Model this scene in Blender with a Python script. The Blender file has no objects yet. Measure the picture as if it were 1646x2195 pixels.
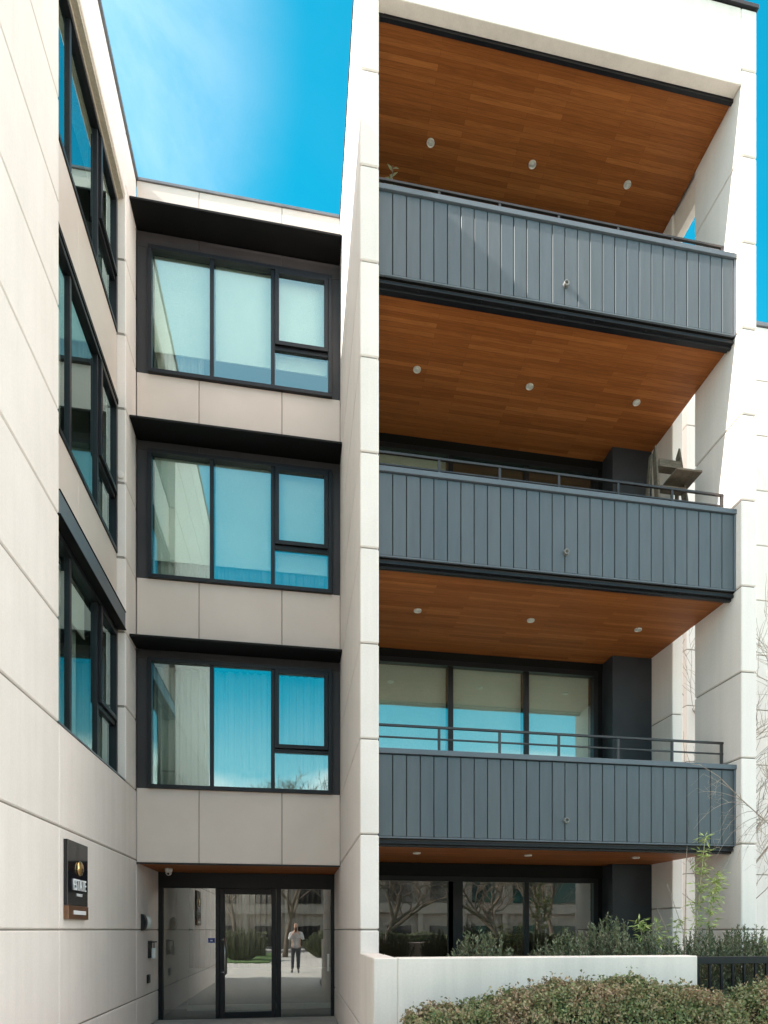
import bpy, bmesh, math, random
import numpy as np
from mathutils import Vector, Matrix, noise
R = math.radians
random.seed(7)
scn = bpy.context.scene
# ------------------------------------------------------------------ camera
# heights (z) are measured from the photographer's eye: the ground is at GZ
GZ = -1.5
YAW = math.atan((881 - 635) / 1400.0)
cd = bpy.data.cameras.new('camera')
cam = bpy.data.objects.new('camera', cd)
scn.collection.objects.link(cam)
cam.location = (0, 0, 0)
cam.rotation_euler = (R(90), 0, -YAW)
cd.sensor_fit = 'HORIZONTAL'
cd.sensor_width = 36
cd.lens = 36 * 1400 / 1646
cd.shift_x = -58 / 1646
cd.shift_y = 896.5 / 1646
cd.clip_start = 0.05
cd.clip_end = 2000
scn.camera = cam
scn.view_settings.view_transform = 'Standard'
scn.view_settings.look = 'None'
scn.view_settings.gamma = 1
scn.view_settings.exposure = 2.28
scn.cycles.max_bounces = 10
scn.cycles.transparent_max_bounces = 16
# ------------------------------------------------------------------ sun
SD = Vector((1, .15, -.785)).normalized()
sl = bpy.data.lights.new('sun', 'SUN')
sl.energy = 2.6
sl.angle = R(.5)
sl.color = (1, .94, .86)
sun = bpy.data.objects.new('sun', sl)
scn.collection.objects.link(sun)
sun.rotation_euler = SD.to_track_quat('-Z', 'Y').to_euler()
sun.location = (-20, -10, 30)
# ------------------------------------------------------------------ world
w = bpy.data.worlds.new('World')
scn.world = w
w.use_nodes = True
nt = w.node_tree
nt.nodes.clear()
def N(t, kind, **kw):
    n = t.nodes.new(kind)
    for k, v in kw.items():
        setattr(n, k, v)
    return n
def mixc(t, f, a, b, mode='MIX'):
    m = N(t, 'ShaderNodeMix', data_type='RGBA', blend_type=mode)
    for i, v in ((0, f), (6, a), (7, b)):
        if hasattr(v, 'links'):
            t.links.new(v, m.inputs[i])
        elif v is not None:
            m.inputs[i].default_value = v if i == 0 else (*v, 1)[:4]
    return m.outputs[2]
def mth(t, op, a, b=None, c=None, clamp=False):
    m = N(t, 'ShaderNodeMath', operation=op, use_clamp=clamp)
    for i, v in enumerate((a, b, c)):
        if v is None:
            continue
        if hasattr(v, 'links'):
            t.links.new(v, m.inputs[i])
        else:
            m.inputs[i].default_value = v
    return m.outputs[0]
def maprange(t, v, a, b, c, d, smooth=True):
    m = N(t, 'ShaderNodeMapRange', interpolation_type='SMOOTHSTEP' if smooth else 'LINEAR')
    t.links.new(v, m.inputs[0])
    for i, x in zip((1, 2, 3, 4), (a, b, c, d)):
        m.inputs[i].default_value = x
    return m.outputs[0]
sky = N(nt, 'ShaderNodeTexSky', sky_type='NISHITA', sun_disc=False)
sky.sun_elevation = math.asin(-SD.z)
sky.sun_rotation = math.atan2(-SD.x, -SD.y)
sky.air_density = 1.0
sky.dust_density = .3
sky.ozone_density = 2.0
tc = N(nt, 'ShaderNodeTexCoord')
# a deep cyan sky: nishita pushed towards saturated blue
SKYTINT = (.0, .76, .68)
blue = mixc(nt, 1.0, sky.outputs[0], SKYTINT, 'MULTIPLY')
# broken white cloud, thick over most of the sky, open towards the gap and behind the viewer
def blob(direction, lo, hi):
    d = Vector(direction).normalized()
    vm = N(nt, 'ShaderNodeVectorMath', operation='DOT_PRODUCT')
    nt.links.new(tc.outputs['Generated'], vm.inputs[0])
    vm.inputs[1].default_value = d
    return maprange(nt, vm.outputs['Value'], lo, hi, 0, 1)
nz = N(nt, 'ShaderNodeTexNoise')
nz.inputs['Scale'].default_value = 3.2
nz.inputs['Detail'].default_value = 5
nz.inputs['Roughness'].default_value = .52
nz.inputs['Distortion'].default_value = .6
mp = N(nt, 'ShaderNodeMapping')
mp.inputs['Location'].default_value = (3.1, 1.7, .4)
mp.inputs['Scale'].default_value = (1, 1, 1.6)
nt.links.new(tc.outputs['Generated'], mp.inputs[0])
nt.links.new(mp.outputs[0], nz.inputs['Vector'])
gap = blob((.10, 1.0, 1.35), .80, .97)         # clear sky above the gap
rgt = blob((.62, .80, .95), .86, .97)
sx = N(nt, 'ShaderNodeSeparateXYZ'); nt.links.new(tc.outputs['Generated'], sx.inputs[0])
# a belt of clear sky behind the viewer, between 14 and 38 degrees up
back = mth(nt, 'MULTIPLY', mth(nt, 'MULTIPLY', maprange(nt, sx.outputs['Z'], .22, .30, 0, 1), maprange(nt, sx.outputs['Z'], .46, .85, 1, 0)),
           maprange(nt, sx.outputs['Y'], -.45, -.7, 0, 1))
veil = blob((-.50, 1.02, 1.36), .955, .9985)      # thin cloud over the left roof
clear = mth(nt, 'MAXIMUM', mth(nt, 'MAXIMUM', gap, rgt), back)
cov = mth(nt, 'SUBTRACT', .62, mth(nt, 'MULTIPLY', clear, .56))
cl = mth(nt, 'ADD', nz.outputs['Fac'], mth(nt, 'SUBTRACT', cov, .5))
cl = maprange(nt, cl, .36, .86, 0, 1)
nz2 = N(nt, 'ShaderNodeTexNoise'); nz2.inputs['Scale'].default_value = 4.0; nz2.inputs['Detail'].default_value = 8; nz2.inputs['Roughness'].default_value = .6; nz2.inputs['Distortion'].default_value = .8
mp2 = N(nt, 'ShaderNodeMapping'); mp2.inputs['Rotation'].default_value = (0, .5, 0); mp2.inputs['Scale'].default_value = (1.2, 1, 1.0)
nt.links.new(tc.outputs['Generated'], mp2.inputs[0]); nt.links.new(mp2.outputs[0], nz2.inputs['Vector'])
wisp = mth(nt, 'MULTIPLY', mth(nt, 'ADD', mth(nt, 'MULTIPLY', veil, .085), .003), maprange(nt, nz2.outputs['Fac'], .30, .70, .25, 1.2))
cl = mth(nt, 'MAXIMUM', cl, wisp)
# thin high veil and low haze behind the viewer
hi = mth(nt, 'MULTIPLY', maprange(nt, sx.outputs['Z'], .50, .68, 0, .19), maprange(nt, sx.outputs['Y'], -.2, -.5, 0, 1))
cl = mth(nt, 'MAXIMUM', cl, hi)
lo = mth(nt, 'MULTIPLY', maprange(nt, sx.outputs['Z'], .20, .345, .16, 0), maprange(nt, sx.outputs['Y'], -.2, -.5, 0, 1))
cl = mth(nt, 'MAXIMUM', cl, lo)
cloudc = mixc(nt, maprange(nt, sx.outputs['Y'], -.15, -.5, 0, 1), (11.6, 10.1, 9.3), (8.6, 7.4, 6.75))
skyc = mixc(nt, cl, blue, cloudc)
bg = N(nt, 'ShaderNodeBackground')
bg.inputs['Strength'].default_value = .10
nt.links.new(skyc, bg.inputs['Color'])
wo = N(nt, 'ShaderNodeOutputWorld')
nt.links.new(bg.outputs[0], wo.inputs['Surface'])

# ------------------------------------------------------------------ materials
def new_mat(name):
    m = bpy.data.materials.new(name)
    m.use_nodes = True
    t = m.node_tree
    b = t.nodes['Principled BSDF']
    return m, t, b
def noise_fac(t, scale, detail=4, rough=.55, coord='Object', stretch=None, dist=0):
    c = N(t, 'ShaderNodeTexCoord')
    v = c.outputs[coord]
    if stretch:
        mp = N(t, 'ShaderNodeMapping')
        mp.inputs['Scale'].default_value = stretch
        t.links.new(v, mp.inputs[0]); v = mp.outputs[0]
    n = N(t, 'ShaderNodeTexNoise')
    n.inputs['Scale'].default_value = scale
    n.inputs['Detail'].default_value = detail
    n.inputs['Roughness'].default_value = rough
    n.inputs['Distortion'].default_value = dist
    t.links.new(v, n.inputs['Vector'])
    return n.outputs['Fac']
def bump(t, b, fac, strength, dist=.01):
    bp = N(t, 'ShaderNodeBump')
    bp.inputs['Strength'].default_value = strength
    bp.inputs['Distance'].default_value = dist
    t.links.new(fac, bp.inputs['Height'])
    t.links.new(bp.outputs[0], b.inputs['Normal'])
def surf(name, c1, c2, scale=3, rough=.6, metal=0, bscale=0, bstr=.1, stretch=None, spec=.5, fine=None):
    m, t, b = new_mat(name)
    f = maprange(t, noise_fac(t, scale, 5, .6, stretch=stretch), .3, .7, 0, 1)
    col = mixc(t, f, c1, c2)
    if fine:
        g = maprange(t, noise_fac(t, fine, 3, .6), .3, .7, .9, 1.07)
        cc = N(t, 'ShaderNodeCombineColor')
        for i in range(3):
            t.links.new(g, cc.inputs[i])
        col = mixc(t, 1.0, col, cc.outputs[0], 'MULTIPLY')
    t.links.new(col, b.inputs['Base Color'])
    b.inputs['Roughness'].default_value = rough
    b.inputs['Metallic'].default_value = metal
    b.inputs['Specular IOR Level'].default_value = spec
    if bscale:
        bump(t, b, noise_fac(t, bscale, 3), bstr)
    return m
M = {}
def concrete(name, c1, c2, streak=.05):
    m, t, b = new_mat(name)
    f = maprange(t, noise_fac(t, 1.3, 6, .62), .3, .72, 0, 1)
    col = mixc(t, f, c1, c2)
    # rain streaks run down, pores are fine
    s = maprange(t, noise_fac(t, 1.0, 5, .6, stretch=(7, 7, .35)), .35, .75, 1.02, 1 - streak)
    g = maprange(t, noise_fac(t, 55, 3, .7), .3, .7, .965, 1.02)
    ge = N(t, 'ShaderNodeNewGeometry')      # every cast panel has its own tone
    k = mth(t, 'MULTIPLY', mth(t, 'MULTIPLY', s, g), maprange(t, ge.outputs['Random Per Island'], 0, 1, .955, 1.03, False))
    cc = N(t, 'ShaderNodeCombineColor')
    for i in range(3):
        t.links.new(k, cc.inputs[i])
    col = mixc(t, 1.0, col, cc.outputs[0], 'MULTIPLY')
    t.links.new(col, b.inputs['Base Color'])
    b.inputs['Roughness'].default_value = .82
    b.inputs['Specular IOR Level'].default_value = .25
    bump(t, b, noise_fac(t, 30, 5, .7), .16, .004)
    return m
M['concrete'] = concrete('pale precast concrete', (.82, .735, .69), (.775, .693, .645), .035)
M['white'] = concrete('white painted render', (.82, .725, .66), (.77, .68, .615), .07)
M['core'] = surf('joint backing', (.31, .27, .24), (.25, .22, .19), 4, .9)
M['taupe'] = surf('taupe composite panel', (.67, .57, .505), (.63, .53, .468), 1.2, .42, 0, 0, 0)
M['taupedark'] = surf('dark bronze panel', (.045, .041, .043), (.036, .033, .035), 1.5, .5, 0, spec=.3)
M['black'] = surf('black aluminium', (.011, .011, .014), (.008, .008, .010), 2, .42, 0, spec=.35)
M['soffitblack'] = surf('black soffit sheet', (.006, .0055, .0055), (.004, .004, .004), 2, .6, spec=.2)
M['cap'] = surf('grey coping metal', (.20, .20, .21), (.15, .15, .16), 3, .4, .5)
M['railmetal'] = surf('dark bronze rail', (.07, .062, .06), (.05, .045, .045), 3, .35, .6)
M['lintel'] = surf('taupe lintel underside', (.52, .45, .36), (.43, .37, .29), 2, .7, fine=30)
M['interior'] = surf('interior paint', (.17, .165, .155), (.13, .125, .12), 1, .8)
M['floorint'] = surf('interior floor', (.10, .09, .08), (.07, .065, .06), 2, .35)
M['blind'] = surf('roller blind fabric', (.86, .87, .80), (.81, .82, .76), 2, .85, fine=60)
M['blindgrey'] = surf('grey blind fabric', (.78, .74, .69), (.72, .68, .64), 2, .85, fine=60)
M['plastic'] = surf('white plastic', (.75, .74, .70), (.68, .67, .63), 5, .35)
M['lamprim'] = surf('satin white metal', (.72, .69, .62), (.64, .61, .55), 5, .3, .1)
M['steel'] = surf('brushed steel', (.6, .59, .57), (.5, .49, .47), 8, .28, 1)
M['spout'] = surf('dull grey spout', (.17, .17, .16), (.12, .12, .115), 8, .5)
M['bronze'] = surf('bronze plate', (.24, .125, .075), (.19, .10, .06), 6, .35, .55)
M['gold'] = surf('polished brass', (.75, .52, .25), (.6, .40, .18), 6, .2, 1)
M['sign'] = surf('gloss black sign', (.012, .013, .017), (.010, .010, .012), 3, .08, 0)
M['letter'] = surf('white lettering', (.85, .85, .86), (.8, .8, .82), 3, .4)
M['oldwood'] = surf('weathered timber', (.17, .135, .10), (.09, .07, .05), 6, .8, stretch=(1, 1, 6), bscale=30, bstr=.4, fine=50)
M['bark'] = surf('bark', (.16, .12, .09), (.09, .065, .05), 20, .9)
M['twig'] = surf('pale twig', (.42, .34, .28), (.26, .19, .15), 20, .8)
M['cane'] = surf('bamboo cane', (.50, .42, .22), (.34, .33, .14), 12, .5)
M['paving'] = surf('concrete paving', (.46, .44, .41), (.38, .365, .34), 2, .8, bscale=20, bstr=.2, fine=25)
M['asphalt'] = surf('asphalt', (.06, .06, .062), (.045, .045, .047), 8, .85, bscale=90, bstr=.4, fine=80)
M['lawn'] = surf('mown grass', (.075, .14, .03), (.045, .095, .02), 6, .9, bscale=80, bstr=.8, fine=60)
M['soil'] = surf('soil', (.07, .05, .035), (.04, .03, .02), 10, .95, bscale=30, bstr=.8)
M['shirt'] = surf('pale grey shirt', (.55, .55, .56), (.48, .48, .5), 9, .9)
M['trouser'] = surf('dark trousers', (.07, .078, .095), (.05, .056, .07), 9, .9)
M['skin'] = surf('skin', (.55, .33, .24), (.50, .29, .21), 9, .5)
M['hair'] = surf('dark hair', (.03, .02, .015), (.02, .012, .01), 30, .6)
M['shoe'] = surf('black shoe', (.02, .02, .02), (.015, .015, .015), 9, .4)
M['stickerblue'] = surf('blue sticker', (.035, .05, .32), (.03, .045, .28), 9, .5)
M['lobbypanel'] = surf('lobby stone panel', (.33, .34, .335), (.29, .30, .295), 3, .35)
M['slat'] = surf('lobby timber slat', (.17, .155, .14), (.12, .11, .10), 8, .6)

def slate():
    m, t, b = new_mat('slate blue cladding')
    oi = N(t, 'ShaderNodeNewGeometry')
    f = maprange(t, oi.outputs['Random Per Island'], 0, 1, 0, 1, False)
    col = mixc(t, f, (.060, .077, .090), (.072, .084, .094))
    g = maprange(t, noise_fac(t, 1.6, 6, .65, stretch=(6, 1, .8)), .3, .72, 1.08, .88)
    cc = N(t, 'ShaderNodeCombineColor')
    for i in range(3):
        t.links.new(g, cc.inputs[i])
    col = mixc(t, 1.0, col, cc.outputs[0], 'MULTIPLY')
    t.links.new(col, b.inputs['Base Color'])
    b.inputs['Roughness'].default_value = .5
    b.inputs['Metallic'].default_value = .0
    b.inputs['Specular IOR Level'].default_value = .6
    bump(t, b, noise_fac(t, 2.2, 2), .05, .01)
    return m
M['slate'] = slate()
M['pier'] = surf('dark slate pier cladding', (.038, .040, .046), (.030, .032, .037), 2, .45, spec=.3)
M['farwall'] = surf('brown grey render', (.34, .29, .25), (.26, .22, .19), .6, .9)
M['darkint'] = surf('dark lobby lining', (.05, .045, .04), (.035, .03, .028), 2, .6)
M['slateplain'] = surf('slate blue metal trim', (.10, .118, .138), (.088, .105, .124), 3, .45)

def wood():
    m, t, b = new_mat('timber ceiling boards')
    c = N(t, 'ShaderNodeTexCoord')
    br = N(t, 'ShaderNodeTexBrick')
    br.offset = .37
    br.inputs['Scale'].default_value = 1
    br.inputs['Brick Width'].default_value = 1.15
    br.inputs['Row Height'].default_value = .062
    br.inputs['Mortar Size'].default_value = .0016
    br.inputs['Mortar Smooth'].default_value = .1
    br.inputs['Color1'].default_value = (0, 0, 0, 1)
    br.inputs['Color2'].default_value = (1, 1, 1, 1)
    br.inputs['Mortar'].default_value = (.35, .35, .35, 1)
    t.links.new(c.outputs['Object'], br.inputs['Vector'])
    rp = N(t, 'ShaderNodeValToRGB')
    cr = rp.color_ramp
    cr.elements[0].position = 0; cr.elements[0].color = (.26, .079, .018, 1)
    cr.elements[1].position = 1; cr.elements[1].color = (.43, .148, .039, 1)
    for p, col in ((.25, (.30, .094, .022)), (.6, (.33, .106, .026)), (.85, (.37, .122, .031))):
        e = cr.elements.new(p); e.color = (*col, 1)
    t.links.new(br.outputs['Color'], rp.inputs[0])
    g = maprange(t, noise_fac(t, 2.2, 6, .65, stretch=(1.2, 26, 1), dist=1.2), .3, .7, .78, 1.14)
    cc = N(t, 'ShaderNodeCombineColor')
    for i in range(3):
        t.links.new(g, cc.inputs[i])
    col = mixc(t, 1.0, rp.outputs[0], cc.outputs[0], 'MULTIPLY')
    fm = mth(t, 'MULTIPLY', br.outputs['Fac'], .55)
    col = mixc(t, fm, col, (.07, .025, .01))
    t.links.new(col, b.inputs['Base Color'])
    b.inputs['Roughness'].default_value = .55
    b.inputs['Specular IOR Level'].default_value = .22
    bump(t, b, br.outputs['Fac'], -.3, .003)
    return m
M['wood'] = wood()

def glass(name, base, tint, trans):
    m, t, b = new_mat(name)
    t.nodes.remove(b)
    out = [n for n in t.nodes if n.type == 'OUTPUT_MATERIAL'][0]
    fr = N(t, 'ShaderNodeFresnel'); fr.inputs[0].default_value = 1.5
    fac = mth(t, 'ADD', mth(t, 'MULTIPLY', fr.outputs[0], 1 - base), base, clamp=True)
    gl = N(t, 'ShaderNodeBsdfGlossy'); gl.inputs['Roughness'].default_value = .004
    gl.inputs['Color'].default_value = (*tint, 1)
    tr = N(t, 'ShaderNodeBsdfTransparent'); tr.inputs[0].default_value = (*trans, 1)
    bp = N(t, 'ShaderNodeBump'); bp.inputs['Strength'].default_value = .035; bp.inputs['Distance'].default_value = .02
    t.links.new(noise_fac(t, 1.6, 2, .5), bp.inputs['Height'])
    t.links.new(bp.outputs[0], gl.inputs['Normal'])
    mx = N(t, 'ShaderNodeMixShader')
    ge = N(t, 'ShaderNodeNewGeometry')      # one reflection per pane: the face seen from inside the sheet lets light through
    fac = mth(t, 'MULTIPLY', fac, mth(t, 'SUBTRACT', 1.0, ge.outputs['Backfacing']))
    t.links.new(fac, mx.inputs[0]); t.links.new(tr.outputs[0], mx.inputs[1]); t.links.new(gl.outputs[0], mx.inputs[2])
    t.links.new(mx.outputs[0], out.inputs[0])
    return m
M['glass'] = glass('tinted window glass', .27, (.76, .97, .96), (.90, .95, .92))
M['clearglass'] = glass('clear door glass', .23, (1, 1, .97), (.80, .82, .80))

def curtain_mat():
    m, t, b = new_mat('sheer curtain')
    out = [n for n in t.nodes if n.type == 'OUTPUT_MATERIAL'][0]
    b.inputs['Base Color'].default_value = (.46, .45, .43, 1)
    b.inputs['Roughness'].default_value = .9
    return m
M['curtain'] = curtain_mat()

def leaf_mat(name, ramp, scale=3, sheen=.5):
    m, t, b = new_mat(name)
    ge = N(t, 'ShaderNodeNewGeometry')
    f = mth(t, 'ADD', mth(t, 'MULTIPLY', ge.outputs['Random Per Island'], .5),
            mth(t, 'MULTIPLY', maprange(t, noise_fac(t, scale, 3), .3, .7, 0, 1), .5))
    rp = N(t, 'ShaderNodeValToRGB')
    cr = rp.color_ramp
    cr.elements[0].position = 0; cr.elements[0].color = (*ramp[0], 1)
    cr.elements[1].position = 1; cr.elements[1].color = (*ramp[-1], 1)
    for i in range(1, len(ramp) - 1):
        e = cr.elements.new(i / (len(ramp) - 1)); e.color = (*ramp[i], 1)
    t.links.new(f, rp.inputs[0])
    t.links.new(rp.outputs[0], b.inputs['Base Color'])
    b.inputs['Roughness'].default_value = .45
    return m
M['hedgeleaf'] = leaf_mat('box hedge leaf', [(.09, .15, .05), (.15, .19, .065), (.25, .24, .11), (.27, .22, .11), (.32, .20, .12), (.42, .28, .19)], 3.2)
M['yewleaf'] = leaf_mat('dark shrub leaf', [(.065, .08, .04), (.11, .135, .06), (.21, .21, .12), (.085, .105, .05)], 5)
M['bambooleaf'] = leaf_mat('bamboo leaf', [(.24, .30, .08), (.36, .42, .13), (.50, .52, .20)], 5)
M['greyleaf'] = leaf_mat('pale potted leaf', [(.22, .24, .12), (.34, .34, .18), (.42, .40, .24)], 5)
M['darkcore'] = surf('hedge twigs', (.06, .045, .03), (.03, .025, .016), 20, .95, bscale=40, bstr=1)

def emis(name, col, s):
    m, t, b = new_mat(name)
    b.inputs['Emission Color'].default_value = (*col, 1)
    b.inputs['Emission Strength'].default_value = s
    b.inputs['Base Color'].default_value = (.8, .8, .78, 1)
    return m
M['lit'] = emis('lit lamp lens', (1, .93, .8), 14)
M['lens'] = surf('frosted lamp lens', (.78, .76, .70), (.72, .70, .64), 9, .5)

# ------------------------------------------------------------------ mesh helpers
C = scn.collection
class MB:
    def __init__(s, mp=None):
        s.v = []; s.f = []; s.m = []; s.mp = mp; s.sm = []
    def add(s, vs, fs, mi=0, smooth=False):
        o = len(s.v)
        for p in vs:
            s.v.append(s.mp(*p) if s.mp else tuple(p))
        for f in fs:
            s.f.append([i + o for i in f]); s.m.append(mi); s.sm.append(smooth)
    def box(s, x0, x1, y0, y1, z0, z1, mi=0):
        s.add([(x0, y0, z0), (x1, y0, z0), (x1, y1, z0), (x0, y1, z0), (x0, y0, z1), (x1, y0, z1), (x1, y1, z1), (x0, y1, z1)],
              [(0, 3, 2, 1), (4, 5, 6, 7), (0, 1, 5, 4), (1, 2, 6, 5), (2, 3, 7, 6), (3, 0, 4, 7)], mi)
        return s
    def tube(s, pts, r, n=6, mi=0, r1=None, cap=True):
        pts = [Vector(p) for p in pts]
        k = len(pts); rings = []
        vs = []; fs = []
        up = Vector((0, 0, 1))
        for i, p in enumerate(pts):
            d = (pts[min(i + 1, k - 1)] - pts[max(i - 1, 0)]).normalized()
            a = d.cross(up)
            if a.length < .05:
                a = d.cross(Vector((1, 0, 0)))
            a.normalize(); b = d.cross(a)
            rr = r if r1 is None else r + (r1 - r) * i / max(1, k - 1)
            for j in range(n):
                t = 2 * math.pi * j / n
                vs.append(tuple(p + a * math.cos(t) * rr + b * math.sin(t) * rr))
        for i in range(k - 1):
            for j in range(n):
                j2 = (j + 1) % n
                fs.append((i * n + j, i * n + j2, (i + 1) * n + j2, (i + 1) * n + j))
        if cap:
            fs.append(tuple(range(n))[::-1]); fs.append(tuple((k - 1) * n + j for j in range(n)))
        s.add(vs, fs, mi, True)
        return s
    def lathe(s, prof, c, axis='z', n=24, mi=0, smooth=True):
        vs = []; fs = []
        k = len(prof)
        for (r, h) in prof:
            for j in range(n):
                t = 2 * math.pi * j / n
                a, b = r * math.cos(t), r * math.sin(t)
                if axis == 'z': p = (c[0] + a, c[1] + b, c[2] + h)
                elif axis == 'y': p = (c[0] + a, c[1] + h, c[2] + b)
                else: p = (c[0] + h, c[1] + a, c[2] + b)
                vs.append(p)
        for i in range(k - 1):
            for j in range(n):
                j2 = (j + 1) % n
                fs.append((i * n + j, i * n + j2, (i + 1) * n + j2, (i + 1) * n + j))
        fs.append(tuple(range(n))[::-1]); fs.append(tuple((k - 1) * n + j for j in range(n)))
        s.add(vs, fs, mi, smooth)
        return s
    def build(s, name, mats, parent=None, bev=0, origin=None, recalc=True):
        if not isinstance(mats, (list, tuple)): mats = [mats]
        me = bpy.data.meshes.new(name)
        vs = s.v
        if origin is not None:
            vs = [(x - origin[0], y - origin[1], z - origin[2]) for x, y, z in vs]
        me.from_pydata(vs, [], s.f)
        me.polygons.foreach_set('material_index', s.m)
        me.polygons.foreach_set('use_smooth', s.sm)
        for m in mats: me.materials.append(m)
        if recalc:
            bm = bmesh.new(); bm.from_mesh(me)
            bmesh.ops.recalc_face_normals(bm, faces=bm.faces)
            bm.to_mesh(me); bm.free()
        me.update()
        o = bpy.data.objects.new(name, me)
        C.objects.link(o)
        if origin is not None: o.location = origin
        if parent is not None:
            o.parent = parent
            pl = parent
            off = Vector((0, 0, 0))
            while pl is not None:
                off += pl.location; pl = pl.parent
            o.location = Vector(o.location) - off
        if bev:
            b = o.modifiers.new('bevel', 'BEVEL'); b.width = bev; b.segments = 1; b.limit_method = 'ANGLE'; b.angle_limit = R(50)
            b.harden_normals = False
        return o
def tag(o, label=None, cat=None, group=None, kind=None):
    if label: o['label'] = label
    if cat: o['category'] = cat
    if group: o['group'] = group
    if kind: o['kind'] = kind
    return o
def empty(name, loc, label, cat, group=None):
    o = bpy.data.objects.new(name, None); C.objects.link(o); o.location = loc
    o.empty_display_size = .2
    return tag(o, label, cat, group)
def copy_thing(root, loc):
    r = root.copy(); C.objects.link(r); r.location = loc
    for ch in list(root.children):
        c = ch.copy(); C.objects.link(c); c.parent = r
        for g in list(ch.children):
            d = g.copy(); C.objects.link(d); d.parent = c
    return r

# ------------------------------------------------------------------ ground
g = MB(); g.add([(-150, -200, GZ), (150, -200, GZ), (150, 150, GZ), (-150, 150, GZ)], [(0, 1, 2, 3)])
tag(g.build('ground', M['paving']), kind='structure')
g = MB(); g.add([(-60, -27, GZ + .004), (60, -27, GZ + .004), (60, -21, GZ + .004), (-60, -21, GZ + .004)], [(0, 1, 2, 3)])
tag(g.build('road', M['asphalt']), kind='structure')
g = MB(); g.box(-40, -1.2, -20, -7, GZ - .1, GZ + .05); g.box(1.6, 30, -20, -3, GZ - .1, GZ + .05)
tag(g.build('lawn', M['lawn']), kind='structure')
g = MB(); g.box(.66, 9, 4.3, 5.5, GZ - .1, GZ + .10)
tag(g.build('planting_bed', M['soil']), kind='structure')

# ------------------------------------------------------------------ the apartment building
B = empty('apartment_building', (0, 9.87, GZ), 'cream precast apartment building with timber lined balconies, dark windows and a recessed glass entrance', 'building')
def courses(zlo, zhi):
    zs = [zlo] + [k for k in range(-2, 12) if zlo + .05 < k < zhi - .05] + [zhi]
    return list(zip(zs[:-1], zs[1:]))
GAP = .008
# left wall (plane x = -2.25), window recess from y 6.79 to 9.29
XL = -2.25; ZT = 10.72
b = MB()
def lblock(y0, y1, z0, z1, d=.3):
    b.box(XL - d, XL, y0 + GAP, y1 - GAP, z0 + GAP, z1 - GAP, 0)
for z0, z1 in courses(GZ, 2):
    for y0, y1 in ((1.8, 6.79), (6.79, 9.87), (9.87, 11.4)):
        lblock(y0, y1, z0, z1)
for z0, z1 in courses(2, ZT):
    lblock(1.8, 6.79, z0, z1)
for z0, z1 in courses(2, ZT):
    lblock(9.29, 9.87, z0, z1, .42)
b.box(XL - .3, XL, 6.79 + GAP, 9.29 - .002, 9.85, ZT - GAP, 0)
b.box(XL - .28, XL - .016, 1.81, 11.39, GZ, 2 - .012, 1)
b.box(XL - .28, XL - .016, 1.81, 6.78, 2 - .012, ZT - .02, 1)
b.box(XL - .41, XL - .016, 9.30, 9.86, 2 - .012, ZT - .02, 1)
b.box(XL - .5, XL - .3, 1.8, 6.6, GZ, ZT - .05, 1)
b.build('wall', [M['concrete'], M['core']], B, .011)
# lintel band under the left parapet, stepped
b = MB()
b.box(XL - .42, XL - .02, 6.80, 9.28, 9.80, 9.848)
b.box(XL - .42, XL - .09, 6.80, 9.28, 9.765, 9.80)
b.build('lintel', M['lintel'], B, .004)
b = MB()
b.box(XL - .55, XL + .03, 1.75, 9.90, ZT, ZT + .045)
b.build('coping', M['cap'], B, .004)
# round filled lifting sockets
b = MB()
b.lathe([(.05, 0), (.05, -.006), (.044, -.009)], (XL - .07, 9.29, 6.1), 'y', 24)
b.build('socket_cover', M['concrete'], B)

# right hand fins and centre
XF0, XF1 = .66, .858
b = MB()
for z0, z1 in courses(GZ, ZT):
    b.box(XF0, XF1, 6.8, 11.4, z0 + GAP, z1 - GAP, 0)
b.box(XF0 + .016, XF1 - .016, 6.816, 11.39, GZ, ZT - .02, 1)
b.build('wall', [M['concrete'], M['core']], B, .011)
XR0, XR1 = 5.087, 5.286
b = MB()
for z0, z1 in courses(GZ, ZT):
    b.box(XR0, XR1, 6.8, 7.71, z0 + GAP, z1 - GAP, 0)
b.box(XR0 + .016, XR1 - .016, 6.816, 7.70, GZ, ZT - .02, 1)
b.build('wall', [M['concrete'], M['core']], B, .011)
b = MB()
for z0, z1 in ((GZ, .3), (.3, 2.97), (2.97, 5.9), (5.9, 8.9), (8.9, ZT)):
    b.box(XR0, XR0 + .16, 8.22, 12.8, z0 + GAP, z1 - GAP, 0)
b.box(XR0 + .016, XR0 + .144, 8.236, 12.7, GZ, ZT - .02, 1)
b.build('wall', [M['concrete'], M['core']], B, .011)
# roof fascia beam over the balconies
b = MB()
b.box(XF1 + .004, XR0 - .004, 6.803, 6.94, 9.82, ZT - GAP)
b.box(XR0 + .03, XR0 + .13, 7.71 + .003, 8.22 - .003, 9.48, ZT - .03)
b.build('roof_beam', M['white'], B, .006)
b = MB()
b.box(XF1, XR0, 6.943, 6.985, 9.79, 9.85)
b.build('shadow_trim', M['black'], B)
b = MB()
b.box(XF0 - .01, XR1 + .012, 6.775, 6.99, ZT, ZT + .05)
b.box(XF0 - .012, XF1 + .01, 6.99, 9.9, ZT, ZT + .045)
b.box(XR0 - .01, XR1 + .012, 6.99, 12.8, ZT, ZT + .045)
b.build('coping', M['black'], B, .004)
# roof slab
b = MB()
b.box(XF1, XR0, 6.99, 12.8, 9.86, 10.6)
b.box(XL - .4, XF0, 9.99, 12.8, 10.1, 10.6)
b.box(-7, XL - .45, 1.8, 12.8, 10.1, 10.6)
b.build('roof', M['core'], B)

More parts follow.
